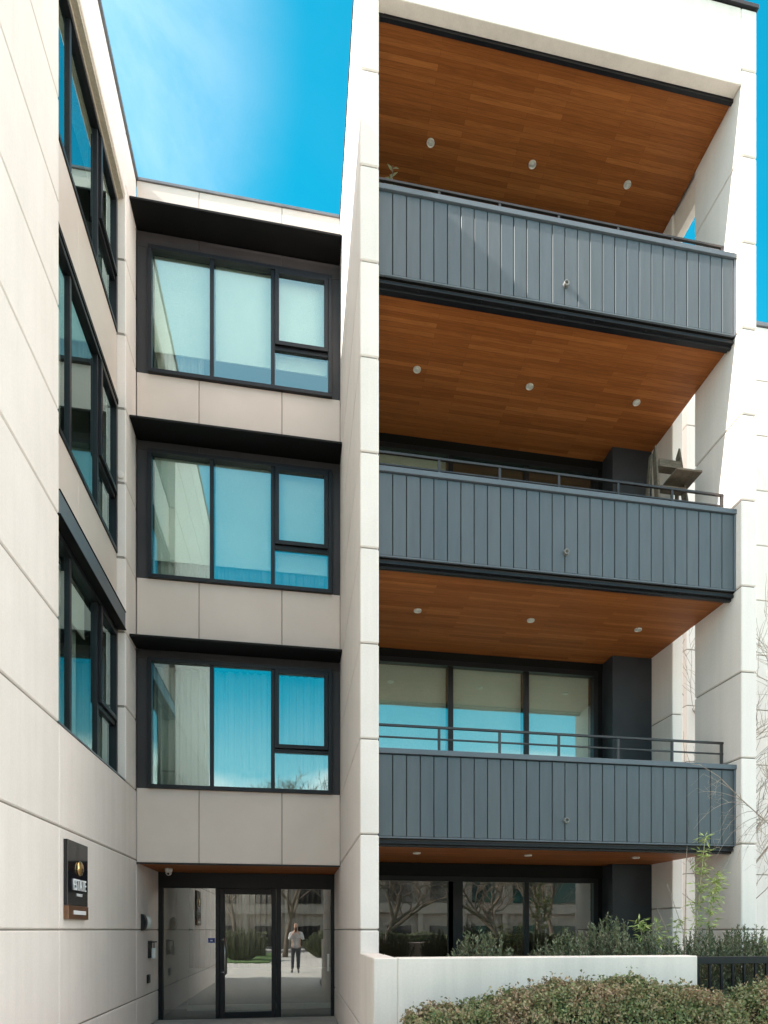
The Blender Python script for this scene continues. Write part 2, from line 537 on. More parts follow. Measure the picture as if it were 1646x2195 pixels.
# centre facade
YC = 9.87
seams = [XL + .003, -1.387, -.204, XF0 - .003]
for z0, z1 in ((.97, 2.03), (4.06, 5.04), (7.06, 7.98), (10.06, ZT)):
    b = MB()
    for x0, x1 in zip(seams[:-1], seams[1:]):
        b.box(x0 + .004, x1 - .004, YC, YC + .03, z0, z1)
    sp = b.build('spandrel', M['taupe'], B, .003)
    b = MB(); b.box(XL, XF0, YC + .031, YC + .12, z0 + .01, z1 - .01)
    b.build('spandrel_backing', M['soffitblack'], sp)
b = MB()
b.box(XL - .02, XF0, YC - .02, YC + .16, ZT, ZT + .04)
b.build('coping', M['cap'], B, .004)
# black projecting hoods
for z in (4.03, 7.03, 10.03):
    b = MB()
    b.box(XL + .002, XF0 - .002, 9.465, YC - .001, z - .004, z + .028)
    b.build('window_hood', M['soffitblack'], B, .003)
# window surrounds
for z0, z1, zt in ((2.03, 3.90, 4.03), (5.04, 6.89, 7.03), (7.98, 9.80, 10.03)):
    b = MB()
    b.box(XL + .003, -2.087, YC + .012, YC + .04, z0 + .006, z1)
    b.box(.532, XF0 - .003, YC + .012, YC + .04, z0 + .006, z1)
    for x0, x1 in zip(seams[:-1], seams[1:]):
        b.box(x0 + .003, x1 - .003, YC + .012, YC + .04, z1 + .004, zt - .006)
    b.box(XL, XF0, YC + .042, YC + .07, z1, zt)
    b.build('window_surround', M['taupedark'], B, .002)

# generic window: u along the wall, d depth inwards, z up
def window(mp, us, z0, z1, casement=True, blind=None, curtain=None, fw=.055, blindmat='blind', order=1, cz=.62, mat='glass', labels=None):
    """us: frame lines; the last bay carries the opening light above a fixed pane"""
    f = MB(mp)
    u0, u1 = us[0], us[-1]
    f.box(u0, u1, -.05, .07, z0, z0 + fw); f.box(u0, u1, -.05, .07, z1 - fw, z1)
    for u in (u0, u1 - fw):
        f.box(u, u + fw, -.05, .07, z0 + fw, z1 - fw)
    for u in us[1:-1]:
        f.box(u - fw / 2, u + fw / 2, -.03, .068, z0 + fw, z1 - fw)
    fr = f.build('window', M['black'], B, .003)
    bays = []
    for i in range(len(us) - 1):
        a = us[i] + (fw if i == 0 else fw / 2); c = us[i + 1] - (fw if i == len(us) - 2 else fw / 2)
        bays.append((a, c))
    for i, (a, c) in enumerate(bays):
        if casement and i == len(bays) - 1:
            zm = z0 + cz
            t = MB(mp); t.box(a, c, -.03, .06, zm - fw / 2, zm + fw / 2)
            t.build('transom', M['black'], fr, .002)
            s = MB(mp); e = .062
            s.box(a + .004, c - .004, -.065, .02, zm + fw / 2 + .004, zm + fw / 2 + e)
            s.box(a + .004, c - .004, -.065, .02, z1 - fw - e, z1 - fw - .004)
            s.box(a + .004, a + e, -.064, .02, zm + fw / 2 + e, z1 - fw - e)
            s.box(c - e, c - .004, -.064, .02, zm + fw / 2 + e, z1 - fw - e)
            s.build('sash', M['black'], fr, .003)
            p = MB(mp); p.box(a + e, c - e, -.024, -.018, zm + fw / 2 + e, z1 - fw - e); p.build('pane', M[mat], fr)
            p = MB(mp); p.box(a, c, .0, .006, z0 + fw, zm - fw / 2); p.build('pane', M[mat], fr)
        else:
            p = MB(mp); p.box(a, c, .0, .006, z0 + fw, z1 - fw); p.build('pane', M[mat], fr)
    if blind:
        for i, (a, c) in enumerate(bays):
            zb = blind[i] if isinstance(blind, (list, tuple)) else blind
            if zb is None: continue
            k = MB(mp); k.box(a + .01, c - .01, .115, .118, zb + .02, z1 - .01); k.box(a + .01, c - .01, .108, .125, zb, zb + .02)
            k.build('blind', M[blindmat], fr)
    if curtain:
        ca, cb, cz0, cz1 = curtain
        k = MB(mp); n = int((cb - ca) / .012); vs = []; fs = []
        for i in range(n + 1):
            u = ca + (cb - ca) * i / n
            dd = .22 + .03 * math.sin(u * 46 + 1.5 * math.sin(u * 9)) + .012 * math.sin(u * 117)
            vs += [(u, dd, cz0), (u, dd - .004, (cz0 + cz1) / 2), (u, dd, cz1)]
        for i in range(n):
            for j in range(2):
                fs.append((i * 3 + j, i * 3 + 3 + j, i * 3 + 4 + j, i * 3 + 1 + j))
        k.add(vs, fs, 0, True)
        o = k.build('curtain', M['curtain'], fr)
        so = o.modifiers.new('thick', 'SOLIDIFY'); so.thickness = .003
    return fr
mc = lambda u, d, z: (u, YC + d, z)
cu = [-2.087, -1.205, -.335, .532]
window(mc, cu, 2.03, 3.90, True, None, (-2.05, .5, 2.05, 3.85))
window(mc, cu, 5.04, 6.89, True, 5.37, (-2.05, .5, 5.06, 6.5))
window(mc, cu, 7.98, 9.80, True, 8.40, (-2.05, -1.35, 8.0, 9.4))
# left wing windows: recessed plane
XW = -2.40
ml = lambda u, d, z: (XW - d, u, z)
lu = [6.62, 7.50, 8.47, 9.285]
window(ml, lu, 2.02, 4.02, True, [3.5, 3.5, None], (6.7, 8.4, 2.05, 3.9), cz=.72, blindmat='blindgrey')
window(ml, lu, 5.04, 7.03, True, [6.3, None, None], (6.7, 8.0, 5.05, 6.9), cz=.72, blindmat='blindgrey')
window(ml, lu, 8.0, 9.765, True, None, None, cz=.66)
for z0, z1 in ((4.27, 5.035), (7.10, 7.995)):
    b = MB()
    for y0, y1 in ((6.55, 7.72), (7.72, 9.285)):
        b.box(XW - .03, XW + .035, y0 + .003, y1 - .003, z0, z1)
    b.build('spandrel', M['taupe'], B, .003)
b = MB()
b.box(XW - .1, XL - .002, 6.80, 9.285, 4.03, 4.255)
b.build('window_hood', M['slateplain'], B, .004)
b = MB()
b.box(XW - .1, XL + .01, 6.80, 9.287, 4.018, 4.028)
b.box(XW - .1, XL + .006, 6.80, 9.287, 4.257, 4.266)
b.build('hood_trim', M['soffitblack'], B)
b = MB(); b.box(XW - .1, XW + .06, 6.80, 9.285, 7.035, 7.096)
b.build('window_head', M['soffitblack'], B)
b = MB()
b.box(XL - .17, XL - .002, 6.80, 9.285, 1.998, 2.015)
b.build('sill', M['cap'], B)

# balconies -------------------------------------------------------
YB = 6.9
random.seed(3)
posts = [.885, 1.565, 2.269, 2.98, 3.716, 4.409, 5.06]
WOODY = 7.05
def timber_soffit(z, x0, x1, y0, y1, parent):
    s = MB(); s.box(x0, x1, y0, y1, z, z + .03)
    return s.build('timber_soffit', M['wood'], parent, 0, origin=((x0), (y0), z + .015 + random.random()))
for lv in range(3):
    dz = 3 * lv
    b = MB()
    b.box(XF1 + .001, XR0 - .001, WOODY + .03, 12.8, .985 + dz, 1.15 + dz)
    b.box(XF1 + .001, XR0 - .001, YB + .045, WOODY + .01, .955 + dz, 1.15 + dz)
    b.box(XF1 + .001, XR0 - .001, YB + .045, YB + .26, 1.15 + dz, 1.875 + dz)
    sl = b.build('balcony', M['taupedark'], B)
    # edge beam under the cladding, with bolt heads
    e = MB()
    e.box(XF1 + .002, XR0 - .004, YB + .03, WOODY + .02, .925 + dz, .953 + dz)
    e.box(XF1 + .002, XR0 - .004, YB + .075, YB + .115, .90 + dz, .925 + dz)
    x = 1.3
    while x < 5.0:
        e.lathe([(.009, 0), (.009, -.012)], (x, YB + .055, .925 + dz), 'z', 8)
        x += random.uniform(.35, .75)
    e.build('edge_beam', M['black'], sl, .002)
    # cladding boards
    c = MB()
    n = 28; wd = (XR0 - .03 - XF1) / n
    for i in range(n):
        x0 = XF1 + i * wd
        j = random.uniform(-.0012, .0012)
        c.box(x0 + .0045, x0 + wd - .0045, YB + j, YB + .022, 1.0 + dz, 1.872 + dz)
    c.build('cladding', M['slate'], sl, .0035)
    c = MB(); c.box(XF1 + .001, XR0 - .001, YB + .024, YB + .044, .975 + dz, 1.875 + dz)
    c.build('cladding_backing', M['soffitblack'], sl)
    c = MB()
    c.box(XF1 + .002, XR0 - .002, YB - .022, YB + .27, 1.882 + dz, 1.937 + dz)
    c.box(XR0 - .028, XR0 - .002, YB - .006, YB + .022, .985 + dz, 1.88 + dz)
    c.box(XF1 + .002, XR0 - .03, YB - .004, YB + .022, .98 + dz, .997 + dz)
    c.build('cap', M['slateplain'], sl, .003)
    r = MB()
    r.box(XF1 + .005, 5.083, 7.115, 7.145, 2.245 + dz, 2.27 + dz)
    r.box(XF1 + .005, 5.083, 7.12, 7.14, 2.118 + dz, 2.136 + dz)
    r.build('handrail', M['railmetal'], sl, .002)
    for px in posts:
        r = MB(); r.box(px - .014, px + .014, 7.118, 7.142, 1.938 + dz, 2.244 + dz); r.build('rail_post', M['railmetal'], sl, .002)
    s = MB(); cpt = (2.967, YB, 1.222 + dz)
    s.lathe([(.030, 0), (.030, -.035), (.020, -.035), (.020, -.012)], cpt, 'y', 20)
    s.lathe([(.034, 0), (.034, -.004)], cpt, 'y', 20)
    s.build('overflow_spout', M['spout'], sl)
    timber_soffit(.95 + dz, XF1 + .003, XR0 - .004, WOODY + .02, 9.1, sl)
# wood under the roof
rs = MB(); rs.box(XF1 + .003, XR0 - .004, 6.99, 9.1, 9.82, 9.85)
rs.build('timber_soffit', M['wood'], B, 0, origin=(XF1, 6.99, 9.0))

# back wall glazing of the balconies
mbk = lambda u, d, z: (u, 9.1 + d, z)
ZL = [(-.95, .76, .945), (1.15, 3.83, 3.945), (4.15, 6.83, 6.95), (7.15, 9.6, 9.81)]
for i, (z0, z1, zc) in enumerate(ZL):
    h = MB(); h.box(XF1 + .003, 4.62, 9.05, 9.22, z1, zc); h.box(4.40, 4.62, 9.06, 9.2, z0, z1)
    h.build('door_header', M['soffitblack'], B, .003)
    bl = {0: None, 1: [2.95, 3.0, 3.0], 2: [6.45, None, None], 3: None}[i]
    if i == 1: bl = [1.3, 1.3, 1.3]
    us = [.87, 2.165, 3.30, 4.40]
    fr = window(mbk, us, z0, z1, False, bl, None, fw=.07, blindmat='blindgrey', mat='clearglass' if i == 0 else 'glass')
    if i == 0:
        q = MB(mbk); q.box(2.125, 2.34, -.03, .05, z0, z1); q.build('sash', M['black'], fr, .003)
for z0, zc in ((-1.0, .945), (1.15, 3.945), (4.15, 6.95), (7.15, 9.81)):
    h = MB(); h.box(4.47, XR0 - .003, 8.74, 9.1, z0, zc)
    h.build('cladding_pier', M['pier'], B, .004)
# terrace floor
b = MB(); b.box(XF1 + .002, XR0 - .002, 6.85, 12.8, -1.15, -1.0)
b.box(XF0 + .03, 9, 5.75, 6.78, GZ, -.75)
b.build('terrace_floor', M['paving'], B)

# interior shells so that glass has rooms behind it
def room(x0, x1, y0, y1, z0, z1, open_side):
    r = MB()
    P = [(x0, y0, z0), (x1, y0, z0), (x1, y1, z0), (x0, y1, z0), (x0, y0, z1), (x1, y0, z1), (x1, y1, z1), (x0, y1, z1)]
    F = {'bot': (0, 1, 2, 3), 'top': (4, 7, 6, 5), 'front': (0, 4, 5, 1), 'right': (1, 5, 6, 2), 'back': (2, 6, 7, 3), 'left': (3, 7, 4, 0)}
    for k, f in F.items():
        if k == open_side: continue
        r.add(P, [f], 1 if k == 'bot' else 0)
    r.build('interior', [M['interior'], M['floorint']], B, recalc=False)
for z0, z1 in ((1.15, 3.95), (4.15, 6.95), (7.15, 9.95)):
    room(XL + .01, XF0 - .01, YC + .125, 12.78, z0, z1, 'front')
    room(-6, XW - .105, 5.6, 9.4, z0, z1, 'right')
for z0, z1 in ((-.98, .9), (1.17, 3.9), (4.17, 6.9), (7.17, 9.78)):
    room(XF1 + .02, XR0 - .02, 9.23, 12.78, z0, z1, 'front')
# outer shell closing the back of the building
b = MB()
b.box(-7, 5.3, 12.82, 13.0, GZ, ZT); b.box(-7.2, -7, 1.8, 13.0, GZ, ZT); b.box(-7, XL - .5, 1.6, 1.79, GZ, ZT)
b.build('wall', M['concrete'], B)

# entrance -------------------------------------------------------
YD = 11.4
b = MB()
b.box(XL + .003, XF0 - .003, YC + .04, YD + .1, .96, .99)
b.build('timber_soffit', M['wood'], B, 0, origin=(XL, YC, .5))
b = MB()
b.box(XL + .003, XF0 - .003, YC + .002, YC + .038, .945, .968)
b.build('edge_trim', M['black'], B)
b = MB()
b.box(XL, XF0, YD, YD + .12, .70, .958)
b.box(XL, XL + .07, YD, YD + .12, GZ, .70); b.box(XF0 - .06, XF0, YD, YD + .12, GZ, .70)
b.box(-1.335, -1.27, YD, YD + .12, GZ, .70); b.box(-.33, -.25, YD, YD + .12, GZ, .70)
fr = b.build('entrance_frame', M['black'], B, .004)
for x0, x1 in ((XL + .07, -1.335), (-.25, XF0 - .06)):
    p = MB(); p.box(x0, x1, YD + .05, YD + .06, GZ + .02, .70); p.build('pane', M['clearglass'], fr)
d = MB()
d.box(-1.265, -1.18, YD - .03, YD + .04, GZ + .01, .695); d.box(-.41, -.335, YD - .03, YD + .04, GZ + .01, .695)
d.box(-1.18, -.41, YD - .03, YD + .04, .60, .695); d.box(-1.18, -.41, YD - .03, YD + .04, GZ + .01, GZ + .11)
dr = d.build('entrance_door', M['black'], B, .004)
p = MB(); p.box(-1.18, -.41, YD, YD + .01, GZ + .11, .60); p.build('pane', M['clearglass'], dr)
h = MB()
h.tube([(-1.17, YD - .12, -.12), (-1.17, YD - .12, -.76)], .014, 10)
for z in (-.165, -.713):
    h.tube([(-1.17, YD - .12, z), (-1.235, YD - .10, z), (-1.235, YD - .025, z)], .011, 8)
h.build('handle', M['steel'], dr)
k = MB(); k.box(-1.46, -1.35, YD + .044, YD + .049, -.22, -.14); k.box(-1.425, -1.385, YD + .042, YD + .0435, -.195, -.172, 1)
k.build('sticker', [M['stickerblue'], M['letter']], fr)
k = MB(); k.box(.53, .57, YD - .03, YD - .002, -.72, -.42); k.build('door_button', M['plastic'], fr, .004)
# lobby
b = MB()
YLB = 12.6
b.box(-1.95, XF0 + .6, YLB, YLB + .15, -.72, 2.3 - 1.5 + .15, 0)
b.box(-1.95, XF0 + .6, YLB - .06, YLB + .15, GZ, -.72, 1)
b.box(-1.97, XF0 + .6, YLB - .08, YLB - .06, GZ, GZ + .11, 2)
x = -1.90
while x < XF0 + .3:
    b.box(x, x + .045, YLB - .05, YLB, -.71, .94, 3); x += .1
b.build('lobby_wall', [M['interior'], M['lobbypanel'], M['plastic'], M['slat']], B, .002)
b = MB()
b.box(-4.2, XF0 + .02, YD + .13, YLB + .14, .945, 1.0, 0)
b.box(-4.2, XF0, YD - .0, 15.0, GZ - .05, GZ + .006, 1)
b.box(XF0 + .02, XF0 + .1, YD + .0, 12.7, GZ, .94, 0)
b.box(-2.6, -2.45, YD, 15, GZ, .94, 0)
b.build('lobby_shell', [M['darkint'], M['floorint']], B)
b = MB()
b.lathe([(.06, 0), (.06, -.02), (.04, -.022)], (-.85, 12.0, .945), 'z', 16)
b.build('lobby_lamp', M['lit'], B)
pl = bpy.data.lights.new('lobby_light', 'POINT'); pl.energy = 3; pl.color = (1, .95, .86); pl.shadow_soft_size = .06
po = bpy.data.objects.new('lobby_light', pl); C.objects.link(po); po.location = (-.85, 12.0, .85)

# ------------------------------------------------------------------ downlights (12 things)
dl = [(9.82, [1.642, 2.973, 4.286], 7.97, 'roof', 'top balcony'), (6.95, [1.466, 2.929, 4.405], 7.95, 'level', 'second highest timber ceiling'),
      (3.95, [1.468, 2.935, 4.413], 7.924, 'level', 'third timber ceiling from the top'), (.95, [1.449, 2.883, 4.357], 7.88, 'level', 'lowest timber ceiling, behind the hedge')]
proto = None
where = ['left', 'middle', 'right']
names = ['timber ceiling under the roof', 'timber ceiling beneath the top balcony', 'timber ceiling beneath the middle balcony', 'timber ceiling beneath the lowest balcony']
for i, (z, xs, y, _, _2) in enumerate(dl):
    for j, x in enumerate(xs):
        if proto is None:
            proto = empty('downlight', (x, y, z), '', 'ceiling light')
            t = MB(); t.lathe([(.047, 0), (.049, -.012), (.045, -.020), (.037, -.020), (.035, -.008)], (x, y, z), 'z', 28)
            t.build('trim_ring', M['lamprim'], proto, origin=(x, y, z))
            t = MB(); t.lathe([(.034, -.006), (.034, -.010)], (x, y, z), 'z', 24)
            t.build('lens', M['lens'], proto, origin=(x, y, z))
            o = proto
        else:
            o = copy_thing(proto, (x, y, z))
        o['label'] = where[j] + ' one of three round pale downlights in the ' + names[i]
        o['category'] = 'ceiling light'; o['group'] = 'downlights in the timber ceilings'

# ------------------------------------------------------------------ sign, lamp, intercom, camera
def text_mesh(txt, size, sx, depth, mat, name, parent, mtx):
    cu_ = bpy.data.curves.new(name, 'FONT'); cu_.body = txt; cu_.size = size; cu_.extrude = depth; cu_.align_x = 'CENTER'; cu_.align_y = 'CENTER'
    cu_.resolution_u = 3; cu_.space_character = 1.12
    to = bpy.data.objects.new(name + '_tmp', cu_); C.objects.link(to)
    dg = bpy.context.evaluated_depsgraph_get()
    me = bpy.data.meshes.new_from_object(to.evaluated_get(dg))
    bpy.data.objects.remove(to)
    me.transform(Matrix.Diagonal((sx, 1, 1, 1)))
    me.transform(mtx)
    me.materials.clear(); me.materials.append(mat)
    o = bpy.data.objects.new(name, me); C.objects.link(o); o.parent = parent
    o.location = -Vector(parent.location)
    return o
S = empty('wall_sign', (XL, 7.21, .1), 'black vertical sign with brass oval, white ESTATE lettering and bronze foot plate', 'sign')
b = MB(); b.box(XL + .002, XL + .04, 6.90, 7.53, .245, .895); b.build('panel', M['sign'], S, .002)
b = MB(); b.box(XL + .002, XL + .047, 6.90, 7.53, .105, .243); b.build('foot_plate', M['bronze'], S, .003)
b = MB(); b.box(XL + .048, XL + .052, 7.05, 7.43, .155, .195); b.build('name_strip', M['letter'], S)
b = MB()
b.lathe([(.082, 0), (.074, .018), (.045, .032), (.001, .038)], (XL + .04, 7.245, .632), 'x', 28)
b.build('emblem', M['gold'], S)
def wallmtx(x, y, z):   # text facing +x, reading along +y
    return Matrix.Translation((x, y, z)) @ Matrix(((0, 0, 1, 0), (1, 0, 0, 0), (0, 1, 0, 0), (0, 0, 0, 1)))
text_mesh('ESTATE', .165, .66, .005, M['letter'], 'lettering', S, wallmtx(XL + .046, 7.25, .452))
text_mesh('FORREST', .040, 1.0, .002, M['letter'], 'lettering', S, wallmtx(XL + .044, 7.25, .355))

L = empty('wall_lamp', (XL, 10.32, .11), 'black half round wall lamp with white diffuser beside the entrance', 'lamp')
b = MB()
n = 12
vs = []; 
for z in (-.02, .22):
    pass
def halfdisc(y0, y1, r, x0, mi, b, zc=.11):
    vs = []; fs = []
    for y in (y0, y1):
        for k in range(n + 1):
            t = -math.pi / 2 + math.pi * k / n
            vs.append((x0 + r * .55 * math.cos(t), y, zc + r * math.sin(t)))
    for k in range(n):
        fs.append((k, k + 1, n + 2 + k, n + 1 + k))
    fs.append(tuple(range(n + 1))[::-1]); fs.append(tuple(range(n + 1, 2 * n + 2))); fs.append((0, n + 1, 2 * n + 1, n))
    b.add(vs, fs, mi)
halfdisc(10.14, 10.28, .125, XL + .002, 0, b)
b.build('housing', M['black'], L, .004)
b = MB(); b.lathe([(.105, 0), (.10, .05), (.07, .085), (.02, .10)], (XL + .004, 10.41, .11), 'x', 24)
b.build('diffuser', M['lens'], L)
I = empty('intercom_handset', (XL, 10.6, -.45), 'pale intercom handset on a dark bracket beside the entrance door', 'intercom')
b = MB(); b.box(XL + .002, XL + .018, 10.6, 10.85, -.44, -.17); b.box(XL + .018, XL + .09, 10.62, 10.84, -.20, -.18)
b.tube([(XL + .085, 10.64, -.19), (XL + .085, 10.64, -.32)], .008, 8); b.box(XL + .018, XL + .06, 10.63, 10.83, -.43, -.36)
b.build('bracket', M['taupedark'], I, .002)
b = MB(); b.box(XL + .06, XL + .12, 10.58, 10.70, -.45, -.28); b.build('handset', M['plastic'], I, .01)
b = MB(); b.box(XL + .002, XL + .03, 10.52, 10.66, -.82, -.69); b.box(XL + .03, XL + .032, 10.55, 10.63, -.78, -.73, 1)
o = b.build('card_reader', [M['black'], M['taupedark']], None, .004, origin=(XL, 10.59, -.755)); tag(o, 'small black card reader on the wall below the intercom handset', 'card reader')
K = empty('security_camera', (-1.955, 10.68, .96), 'small white dome security camera under the entrance soffit', 'security camera')
b = MB(); b.lathe([(.06, 0), (.06, -.03), (.05, -.055)], (-1.955, 10.68, .958), 'z', 20); b.build('base', M['plastic'], K)
b = MB(); b.lathe([(.045, -.055), (.045, -.08), (.03, -.105), (.008, -.112)], (-1.955, 10.68, .958), 'z', 20)
b.lathe([(.018, 0), (.018, -.012)], (-1.955, 10.68 - .035, .87), 'y', 12, 1)
b.build('dome', [M['plastic'], M['black']], K)

# ------------------------------------------------------------------ stepladder on the middle balcony
T = empty('stepladder', (4.68, 7.7, 4.15), 'weathered wooden stepladder with folding shelf standing on the middle balcony', 'ladder')
def rail(p0, p1, wdt, thk, name, par, mat='oldwood', point=False):
    """flat board from p0 to p1, wide in y, thin in x"""
    p0, p1 = Vector(p0), Vector(p1)
    b = MB()
    vs = [(p0.x - thk, p0.y - wdt, p0.z), (p0.x + thk, p0.y - wdt, p0.z), (p0.x + thk, p0.y + wdt, p0.z), (p0.x - thk, p0.y + wdt, p0.z),
          (p1.x - thk, p1.y - wdt, p1.z), (p1.x + thk, p1.y - wdt, p1.z), (p1.x + thk, p1.y + wdt, p1.z), (p1.x - thk, p1.y + wdt, p1.z)]
    if point:
        vs[4] = (p1.x - thk, p1.y - wdt * .2, p1.z); vs[5] = (p1.x + thk, p1.y - wdt * .2, p1.z)
        vs[6] = (p1.x + thk, p1.y + wdt, p1.z - .09); vs[7] = (p1.x - thk, p1.y + wdt, p1.z - .09)
    b.add(vs, [(0, 3, 2, 1), (4, 5, 6, 7), (0, 1, 5, 4), (1, 2, 6, 5), (2, 3, 7, 6), (3, 0, 4, 7)])
    return b.build(name, M[mat], par, .003)
for xt, xb in ((4.53, 4.47), (4.86, 4.97)):
    rail((xb, 7.42, 4.15), (xt, 7.70, 6.21), .06, .013, 'rail', T, point=True)
    rail((xb - .012 if xt < 4.6 else xb + .012, 8.05, 4.15), (xt - .027 if xt < 4.6 else xt + .027, 7.76, 6.12), .035, .012, 'rear_leg', T)
for i in range(6):
    z = 4.45 + i * .29; f_ = (z - 4.15) / 2.06
    xa = 4.47 + .06 * f_ + .014; xb = 4.97 - .11 * f_ - .014; y = 7.42 + .28 * f_
    b = MB(); b.box(xa, xb, y - .05, y + .075, z - .012, z + .012); b.build('step', M['oldwood'], T, .003)
b = MB(); b.box(4.545, 4.845, 7.63, 7.66, 5.90, 6.0); b.build('brace', M['oldwood'], T, .003)
b = MB(); b.box(4.62, 4.965, 7.36, 7.68, 5.685, 5.71); b.build('shelf', M['oldwood'], T, .003)

# ------------------------------------------------------------------ low wall, fence
Wl = MB()
Wl.box(.66, .86, 5.59, 6.795, GZ, -.245); Wl.box(.861, 3.72, 5.59, 5.80, GZ, -.245)
o = Wl.build('garden_wall', M['white'], None, .008, origin=(2.2, 5.7, GZ)); tag(o, 'low white rendered garden wall behind the clipped hedge', 'wall')
Fn = empty('metal_fence', (5.4, 5.8, GZ), 'black metal railing fence running right from the low white wall', 'fence')
b = MB(); b.box(3.735, 8.6, 5.77, 5.81, -.335, -.262); b.box(3.735, 8.6, 5.78, 5.80, -1.35, -1.31); b.build('rail', M['black'], Fn, .003)
x = 3.86
while x < 8.5:
    b = MB(); b.box(x - .011, x + .011, 5.78, 5.80, -1.31, -.335); b.build('baluster', M['black'], Fn); x += .125

# ------------------------------------------------------------------ annexe building to the right
A = empty('apartment_building', (11, 12, GZ), 'cream panelled wing set back on the right beyond the balconies, partly behind bare twigs', 'building')
b = MB()
for z0, z1 in courses(GZ, 10.98):
    for x0, x1 in ((6.83, 9.6), (9.6, 12.4), (12.4, 15.2)):
        b.box(x0 + GAP, x1 - GAP, 10.6, 14, z0 + GAP, z1 - GAP, 0)
b.box(6.85, 15.2, 10.62, 13.9, GZ, 10.9, 1)
b.build('wall', [M['concrete'], M['core']], A, .007)
b = MB(); b.box(6.8, 15.3, 10.57, 14.1, 10.98, 11.05); b.build('coping', M['cap'], A, .004)

# ------------------------------------------------------------------ foliage
rng = np.random.default_rng(5)
def leaf_mesh(P, D, U, ln, wd, mat, name, parent=None, origin=None, extra=None):
    """P centres, D long direction, U normal; each leaf = a folded lozenge of 2 quads"""
    n = len(P)
    D = D / np.linalg.norm(D, axis=1)[:, None]
    S_ = np.cross(D, U); S_ /= (np.linalg.norm(S_, axis=1)[:, None] + 1e-9)
    U2 = np.cross(S_, D)
    ln = np.broadcast_to(np.asarray(ln), (n,))[:, None]; wd = np.broadcast_to(np.asarray(wd), (n,))[:, None]
    a = P - D * ln * .5; c = P + D * ln * .5
    l = P - S_ * wd * .5 + U2 * wd * .18 - D * ln * .05; r = P + S_ * wd * .5 + U2 * wd * .18 - D * ln * .05
    V = np.stack([a, r, c, l], 1).reshape(-1, 3)
    if origin is not None: V = V - np.array(origin)
    F = np.arange(n * 4).reshape(-1, 4)
    tris = np.concatenate([F[:, [0, 1, 2]], F[:, [0, 2, 3]]], 1).reshape(-1, 3)
    ev, ef = ([], []) if extra is None else extra
    me = bpy.data.meshes.new(name)
    verts = V.tolist(); faces = tris.tolist()
    o0 = len(verts)
    nl = len(faces)
    if ev:
        verts += [tuple(np.array(v) - (np.array(origin) if origin is not None else 0)) for v in ev]
        faces += [[i + o0 for i in f] for f in ef]
    me.from_pydata(verts, [], faces)
    me.materials.append(mat[0]);
    if len(mat) > 1:
        me.materials.append(mat[1])
        mi = np.zeros(len(faces), dtype=np.int32); mi[nl:] = 1
        me.polygons.foreach_set('material_index', mi)
    me.update()
    o = bpy.data.objects.new(name, me); C.objects.link(o)
    if origin is not None: o.location = origin
    if parent is not None:
        o.parent = parent; o.location = Vector(o.location) - parent.location
    return o
def rdir(n, up=.3):
    d = rng.normal(size=(n, 3)); d[:, 2] += up
    return d / np.linalg.norm(d, axis=1)[:, None]
def hedge(name, xs, zs, y0, y1, n, label, seed):
    """clipped hedge whose top follows (xs, zs)"""
    m = int(n)
    x = rng.uniform(xs[0], xs[-1], m)
    top = np.interp(x, xs, zs) + np.array([.10 * noise.noise(Vector((a * 3.2, seed, 0))) + .09 * noise.noise(Vector((a * 13, seed, 3))) for a in x])
    y = rng.uniform(y0, y1, m)
    # rounded shoulders
    yc = (y0 + y1) / 2; hw = (y1 - y0) / 2
    sh = np.abs((y - yc) / hw) ** 3 * .16
    ex = np.minimum((x - xs[0]), (xs[-1] - x)); sh += np.where(ex < .18, ((.18 - ex) / .18) ** 2 * .22, 0)
    top = top - sh
    kind = rng.random(m)
    depth = np.abs(rng.normal(0, .045, m))
    z = top - depth
    # some leaves on the front / back / end faces
    side = kind < .42
    h = rng.random(m)
    z = np.where(side, top - h * (top - GZ - .1) * np.sqrt(h), z)
    fr = rng.random(m) < .75
    lump = np.array([.05 * noise.noise(Vector((a * 5, b_ * 5, seed + 9))) for a, b_ in zip(x, z)])
    y = np.where(side, np.where(fr, y0 + lump + np.abs(rng.normal(0, .04, m)), y1 - np.abs(rng.normal(0, .04, m))), y)
    P = np.stack([x, y, z], 1)
    D = rdir(m, .6); U = rdir(m, .5)
    # looser shoots standing above the clipped top, grouped in tufts
    tuft = np.array([noise.noise(Vector((a * 7, b_ * 7, seed + 20))) for a, b_ in zip(x, y)])
    wild = (rng.random(m) < .10) & (tuft > .12) & ~side
    P[wild, 2] += rng.uniform(.01, .09, wild.sum())
    ln = rng.uniform(.024, .042, m)
    # woody core
    b = MB()
    k = 40; vs = []; fs = []
    for i in range(k + 1):
        xx = xs[0] + .12 + (xs[-1] - xs[0] - .24) * i / k
        zt = float(np.interp(xx, xs, zs)) - .11
        vs += [(xx, y0 + .07, GZ), (xx, y0 + .07, zt - .05), (xx, yc, zt), (xx, y1 - .07, zt - .05), (xx, y1 - .07, GZ)]
    for i in range(k):
        for j in range(4):
            fs.append((i * 5 + j, i * 5 + j + 1, i * 5 + 6 + j, i * 5 + 5 + j))
    fs.append((4, 3, 2, 1, 0)); q = k * 5; fs.append((q, q + 1, q + 2, q + 3, q + 4))
    # stray stems
    org = (float(np.mean(xs)), yc, GZ)
    o = leaf_mesh(P, D, U, ln, ln * .62, (M['hedgeleaf'], M['darkcore']), name, None, org, (vs, fs))
    return tag(o, label, 'hedge')
hedge('hedge', [.80, .95, 1.35, 1.74, 1.95, 2.35, 2.7, 3.0, 3.4, 3.70], [-.74, -.64, -.59, -.53, -.47, -.44, -.43, -.45, -.54, -.66], 4.75, 5.42, 60000,
      'long clipped hedge of reddish brown and green leaves in front of the white wall', 1.0)
